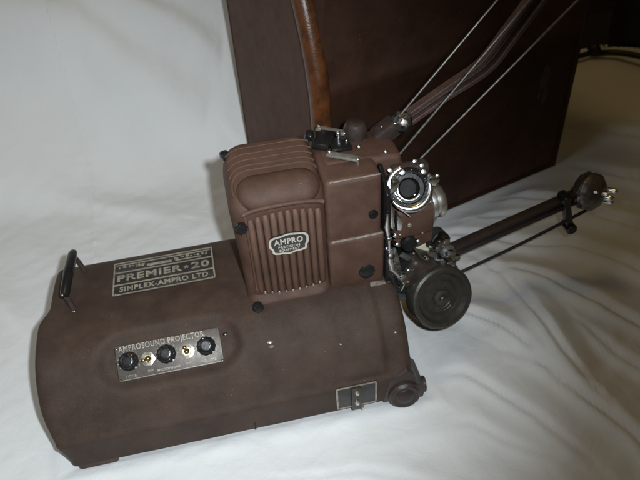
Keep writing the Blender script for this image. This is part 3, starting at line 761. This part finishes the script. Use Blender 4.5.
# elbow that joins the arm to the projector
f = MB()
f.cyl((52.7, 15.5, 10.6), (52.4, 11.9, 11.6), 1.35); f.cyl((51.4, 14.8, 15.4), (51.2, 12.2, 15.9), 1.1); f.cyl((50.2, 14.2, 13.2), (50.0, 11.8, 13.8), .95)
f.box((51.3, 14.6, 12.8), (2.6, 2.6, 5.2), Matrix.Rotation(.25, 3, 'Y'), .5)
el = obj('arm_elbow', f, M_hub, P, 40, (51.5, 14, 13))
f = MB()
for p, q in (((51.4, 12.1, 16.1), .5), ((50.0, 11.7, 14.0), .55), ((52.2, 11.8, 12.2), .7), ((48.6, 11.6, 13.1), .42), ((49.6, 11.5, 12.9), .38), ((53.3, 11.7, 10.9), .6), ((50.9, 11.6, 12.2), .35), ((50.5, 11.9, 14.9), .32)):
    f.lathe(p, (.15, -.85, .5), [(q, -1), (q, .15), (q*.7, .4), (0, .48)], 16)
f.tube([(49.6, 11.4, 12.6), (51, 11.2, 11.6), (52.8, 11.2, 11.4)], .3, 8)
for p, q in (((51.2, 10.5, 17.4), .55), ((50.0, 10.5, 16.5), .42), ((51.9, 10.2, 15.3), .62), ((53.0, 10.6, 14.0), .5), ((50.7, 10.1, 14.2), .48), ((49.4, 10.0, 13.9), .34), ((48.5, 10.2, 15.3), .34), ((51.9, 10.6, 13.2), .45)):
    f.lathe(p, (.15, -.85, .5), [(q, -1.4), (q, .15), (q*.7, .4), (0, .48)], 16)
obj('elbow_screw', f, M_chrome, el)
f = MB(); f.cyl((51.9, 12.6, 14.2), (51.9, 10.8, 15.2), 1.15); f.cyl((49.7, 12.6, 13.8), (49.7, 10.9, 14.7), .8); f.box((51.0, 11.8, 16.2), (1.4, 1.4, 2.8), Matrix.Rotation(.5, 3, 'Y'), .3)
obj('film_roller', f, M_steel, el)
f = MB(); f.prism([(47.4, 12.2, 15.5), (50.6, 12.2, 13.6), (50.9, 12.2, 14.3), (49.2, 12.2, 15.3), (49.0, 12.2, 17.2), (48.5, 12.2, 17.3), (48.1, 12.2, 15.9)], (0, .5, 0), .08); obj('fibre_guide', f, M_ivory, el)

# --- supply arm (upper right, folded back)
U = [V((46.6, 18, 31.3)), V((52.0, 18, 34.6)), V((56.2, 18, 36.9)), V((58.0, 18, 38.4)), V((59.6, 18, 40.6)), V((64.2, 18, 47.2)), V((70.0, 18, 55.6))]
wid = [.8, .88, 1.0, 1.12, 1.12, 1.05, .98]
def curve(P_, W_, m=8):
    out = []
    for i in range(len(P_)-1):
        p0 = P_[max(i-1, 0)]; p1 = P_[i]; p2 = P_[i+1]; p3 = P_[min(i+2, len(P_)-1)]
        for k in range(m):
            t = k/m
            out.append((.5*((2*p1)+(p2-p0)*t+(2*p0-5*p1+4*p2-p3)*t*t+(3*p1-p0-3*p2+p3)*t**3), W_[i]+(W_[i+1]-W_[i])*t))
    out.append((P_[-1], W_[-1])); return out
CU = curve(U, wid); nrm = []
for i in range(len(CU)):
    t = (CU[min(i+1, len(CU)-1)][0]-CU[max(i-1, 0)][0]).normalized(); q = V((0, 1, 0)).cross(t)
    nrm.append(q if q.z > 0 else -q)
def rail(off, hw, y0, y1):
    rs = []
    for (p, w), q in zip(CU, nrm):
        c = p+q*(off*w); h_ = hw
        rs.append([c+q*h_+V((0, y0+.08, 0)), c+q*(h_-.08)+V((0, y0, 0)), c-q*(h_-.08)+V((0, y0, 0)), c-q*h_+V((0, y0+.08, 0)), c-q*h_+V((0, y1, 0)), c+q*h_+V((0, y1, 0))])
    return rs
f = MB(); f.loft(rail(0, .62, -.1, .55)); ua = obj('upper_reel_arm', f, M_dark, P, 30, U[0])
for off in (-.72, .72):
    f = MB(); f.loft(rail(off, .27, -.62, .6)); obj('arm_rail', f, M_rail, ua, 30)
f = MB(); f.loft(rail(.1, .09, -.34, .1)); obj('arm_rib', f, M_rail, ua, 30)
f = MB(); f.lathe((47.1, 18.3, 31.7), (-.1, -.9, .4), [(0, -1), (1.2, -1), (1.35, -.7), (1.05, -.3), (1.05, 0), (1.4, .3), (1.4, .7), (1.1, 1.0), (0, 1.05)], 32); pu = obj('arm_pulley', f, M_gun, ua, 35)
f = MB(); f.lathe((47.2, 17.4, 32.0), (-.1, -.9, .4), [(.62, 0), (.62, .3), (.4, .55), (0, .6)], 20); f.ball((46.0, 17.2, 32.2), .2); f.tube([(48.2, 17.2, 32.8), (47.9, 17.1, 33.2), (47.2, 17.1, 33.4), (46.4, 17.1, 33.2)], .14, 8); obj('pulley_nut', f, M_chrome, ua)
f = MB(); f.box((45.2, 18.4, 30.6), (3.4, 2.6, 2.2), Matrix.Rotation(-.6, 3, 'Y'), .5); obj('arm_pivot', f, M_dark, ua)
def belt(a, b, r=.2, sag=.0, m=M_spring):
    a = V(a); b = V(b); n = 90; f = MB()
    f.tube([a+(b-a)*(k/n)-V((0, 0, sag*math.sin(PI*k/n))) for k in range(n+1)], r, 8, rr=[r+.03*(k % 2) for k in range(n+1)])
    return obj('drive_belt', f, m, P)
belt((46.7, 17.9, 32.6), (70.2, 18.5, 59.2), .125)
belt((45.4, 14, 29.5), (70.7, 14, 59.8), .125)
belt((48.3, 14, 28.6), (75.8, 14, 56.4), .125)

# ------------------------------------------------------------------ carrying case
K = thing('carrying_case', 'dark brown leathercloth carrying case standing behind the projector with a worn orange leather edge', 'case', (60, 50, 0))
c0 = V((39.3, 30.2, 0)); c1 = V((87.4, 45.0, 0)); fd = (c1-c0).normalized(); bd_ = V((-fd.y, fd.x, 0))
DEP = 31.0; HT = 56.0; WD = (c1-c0).length
def cut(z): return 0 if z < 29 else ((z-29)/26.)**1.7*9.0
zs = [-.4, .4, 10, 20, 26, 29, 31, 33, 35, 37, 39, 41, 43, 46, 49, 52, 55, HT]
def ring(z, ins=0.):
    k = cut(z); a = c0+bd_*k; b = c0+fd*k*.45
    return [p+V((0, 0, z)) for p in (b+fd*ins+bd_*ins, c1-fd*ins+bd_*ins, c1+bd_*DEP-fd*ins-bd_*ins, c0+bd_*DEP+fd*ins-bd_*ins, a+fd*(.01+ins)+bd_*ins)]
f = MB(); f.loft([ring(z, .0 if .2 < z < HT-.1 else .4) for z in zs])
cb = obj('case_body', f, M_case, K, 20)
# left end panel, coloured a lighter brown than the body and proud of it
f = MB(); pts = [c0+bd_*.0]
out = -fd*.3
poly = [c0+bd_*(cut(z)+.1)+V((0, 0, z))+out for z in zs]+[c0+bd_*(DEP-.05)+V((0, 0, z))+out for z in zs[::-1]]
f.prism(poly, fd*.28); ep = obj('end_panel', f, M_caseL, K, 20)
# leather binding over the front-left edge
f = MB(); zz = [z_/2. for z_ in range(0, 110)]
f.tube([c0+bd_*(cut(z)+.35)-fd*.05-bd_*.35+V((0, 0, z)) for z in zz], 1.5, 14, rr=[1.5+.06*noise.noise(V((z*.35, 0, 0))) for z in zz])
obj('leather_binding', f, M_bind, K)
# other bound edges
f = MB()
f.tube([c1+V((0, 0, z)) for z in range(0, 57, 4)], .45, 10)
f.tube([c0+fd*(k*WD/20)+V((0, 0, .3)) for k in range(21)], .45, 10)
f.tube([c0+bd_*(DEP*k/10)+V((0, 0, .3)) for k in range(11)], .4, 10)
f.tube([c0+bd_*DEP+V((0, 0, z)) for z in range(0, 57, 4)], .4, 10)
obj('edge_binding', f, M_case, K)
f = MB()
for k, z in ((13, 38), (27, 29)):
    f.ball(c0+fd*k-bd_*.02+V((0, 0, z)), .1, 10)
obj('stud', f, M_grey, K)
# scuffs near the right edge
f = MB()
for k, z, w, h_ in ((43.6, 20.5, 1.0, 2.6), (44.3, 16.8, .7, 1.6), (42.9, 17.6, .4, 1.2)):
    m_ = 18; pts = []
    for q in range(m_):
        a = 2*PI*q/m_; rr_ = 1+.3*noise.noise(V((math.cos(a)*2, math.sin(a)*2, k)))
        pts.append(c0+fd*(k+w*rr_*math.cos(a))+V((0, 0, z+h_*rr_*math.sin(a)))-bd_*.04)
    f.prism(pts, bd_*.03)
obj('scuff', f, mat('scuffed_cloth', (.048, .025, .018), .6, 0, .4, 60), K)

# ------------------------------------------------------------------ dark corner behind the case
f = MB(); f.box((150, 92, 14), (36, 26, 46), Matrix.Rotation(-.5, 3, 'Z'), 3, 4)
B = obj('black_bag', f, M_bag, None, 60, (150, 92, 0)); tag(B, 'black bag in the shadow at the right edge beyond the sheet', 'bag')
f = MB(); pts = []
for k in range(40):
    t = k/39; pts.append((118+26*t, 84-30*t+2*math.sin(t*7), 1.2+1.2*math.sin(t*5)+.4))
f.tube(pts, .75, 10)
for k in range(14):
    t = k/13
f.ball((118, 84, 2.6), 1.6); f.tube([(118, 84, 2), (113, 83.5, 1.6), (108, 81, 1.0)], .7, 10)
T_ = obj('bag_strap', f, M_bag, None, 50, (120, 82, 0)); tag(T_, 'black strap trailing over the sheet from the shadowed corner', 'strap')
f = MB(); f.box((119.0, 82.4, 3.9), (1.6, 1.0, .5), Matrix.Rotation(.5, 3, 'X'), .15); f.ball((119.5, 81.8, 4.2), .35); obj('buckle', f, M_chrome, T_)
f = MB(); f.box((142, 128, 12), (40, 3, 34), Matrix.Rotation(-.12, 3, 'Z'), .6)
for k in range(3): f.box((140.5, 125.4, 1+10*k), (38, 1.4, .8), Matrix.Rotation(-.12, 3, 'Z'), .2)
W_ = obj('wooden_board', f, M_wood, None, 40, (142, 128, 0)); tag(W_, 'ochre wooden board in the dark behind the case', 'board')

# ------------------------------------------------------------------ camera
cam = bpy.data.cameras.new('camera'); co = bpy.data.objects.new('camera', cam); COL.objects.link(co); SC.camera = co
Rw = [[0.9764363, -0.1775131, 0.1227238], [-0.2084368, -0.6284176, 0.7494300], [-0.0559118, -0.7573508, -0.6506101]]  # columns: image right, image down, forward
mx = Matrix([[r[0], -r[1], -r[2]] for r in Rw]).to_4x4()
CP = V((24.8614, -48.6943, 72.9752))
mx.translation = CP*S; co.matrix_world = mx
cam.sensor_width = 36; cam.lens = 36.; cam.clip_start = .02; cam.clip_end = 50
cam.dof.use_dof = True; cam.dof.focus_distance = .74; cam.dof.aperture_fstop = 8

# ------------------------------------------------------------------ light
def lamp(kind, name, pos, target, energy, color, size=None, **kw):
    l = bpy.data.lights.new(name, kind); l.energy = energy; l.color = color
    o = bpy.data.objects.new(name, l); COL.objects.link(o); o.location = V(pos)*S
    d = (V(target)-V(pos)).normalized(); o.rotation_euler = d.to_track_quat('-Z', 'Y').to_euler()
    if kind == 'AREA': l.size = size*S
    if kind == 'SPOT': l.spot_size = math.radians(kw['cone']); l.spot_blend = kw['blend']; l.shadow_soft_size = size*S
    return o
right_w = V((Rw[0][0], Rw[1][0], Rw[2][0])); up_w = -V((Rw[0][1], Rw[1][1], Rw[2][1]))
lamp('SPOT', 'camera_flash', CP+right_w*4.8+up_w*3.2, (9, 25, 4), 33.5, (.885, .962, 1.0), 1.1, cone=80, blend=1.0)
lamp('AREA', 'left_fill', (-95, -10, 120), (5, 60, 15), 4.5, (.86, .95, 1.0), 90)  # added cool fill from the left, brightens the raised sheet
lamp('AREA', 'room_lamp', (20, 60, 210), (20, 40, 0), 2.6, (1.0, .70, .28), 40)

w = bpy.data.worlds.new('World'); SC.world = w; w.use_nodes = True
bgn = w.node_tree.nodes['Background']; bgn.inputs['Color'].default_value = (1.0, .68, .30, 1); bgn.inputs['Strength'].default_value = .045
SC.view_settings.view_transform = 'Standard'; SC.view_settings.look = 'None'; SC.view_settings.exposure = 0
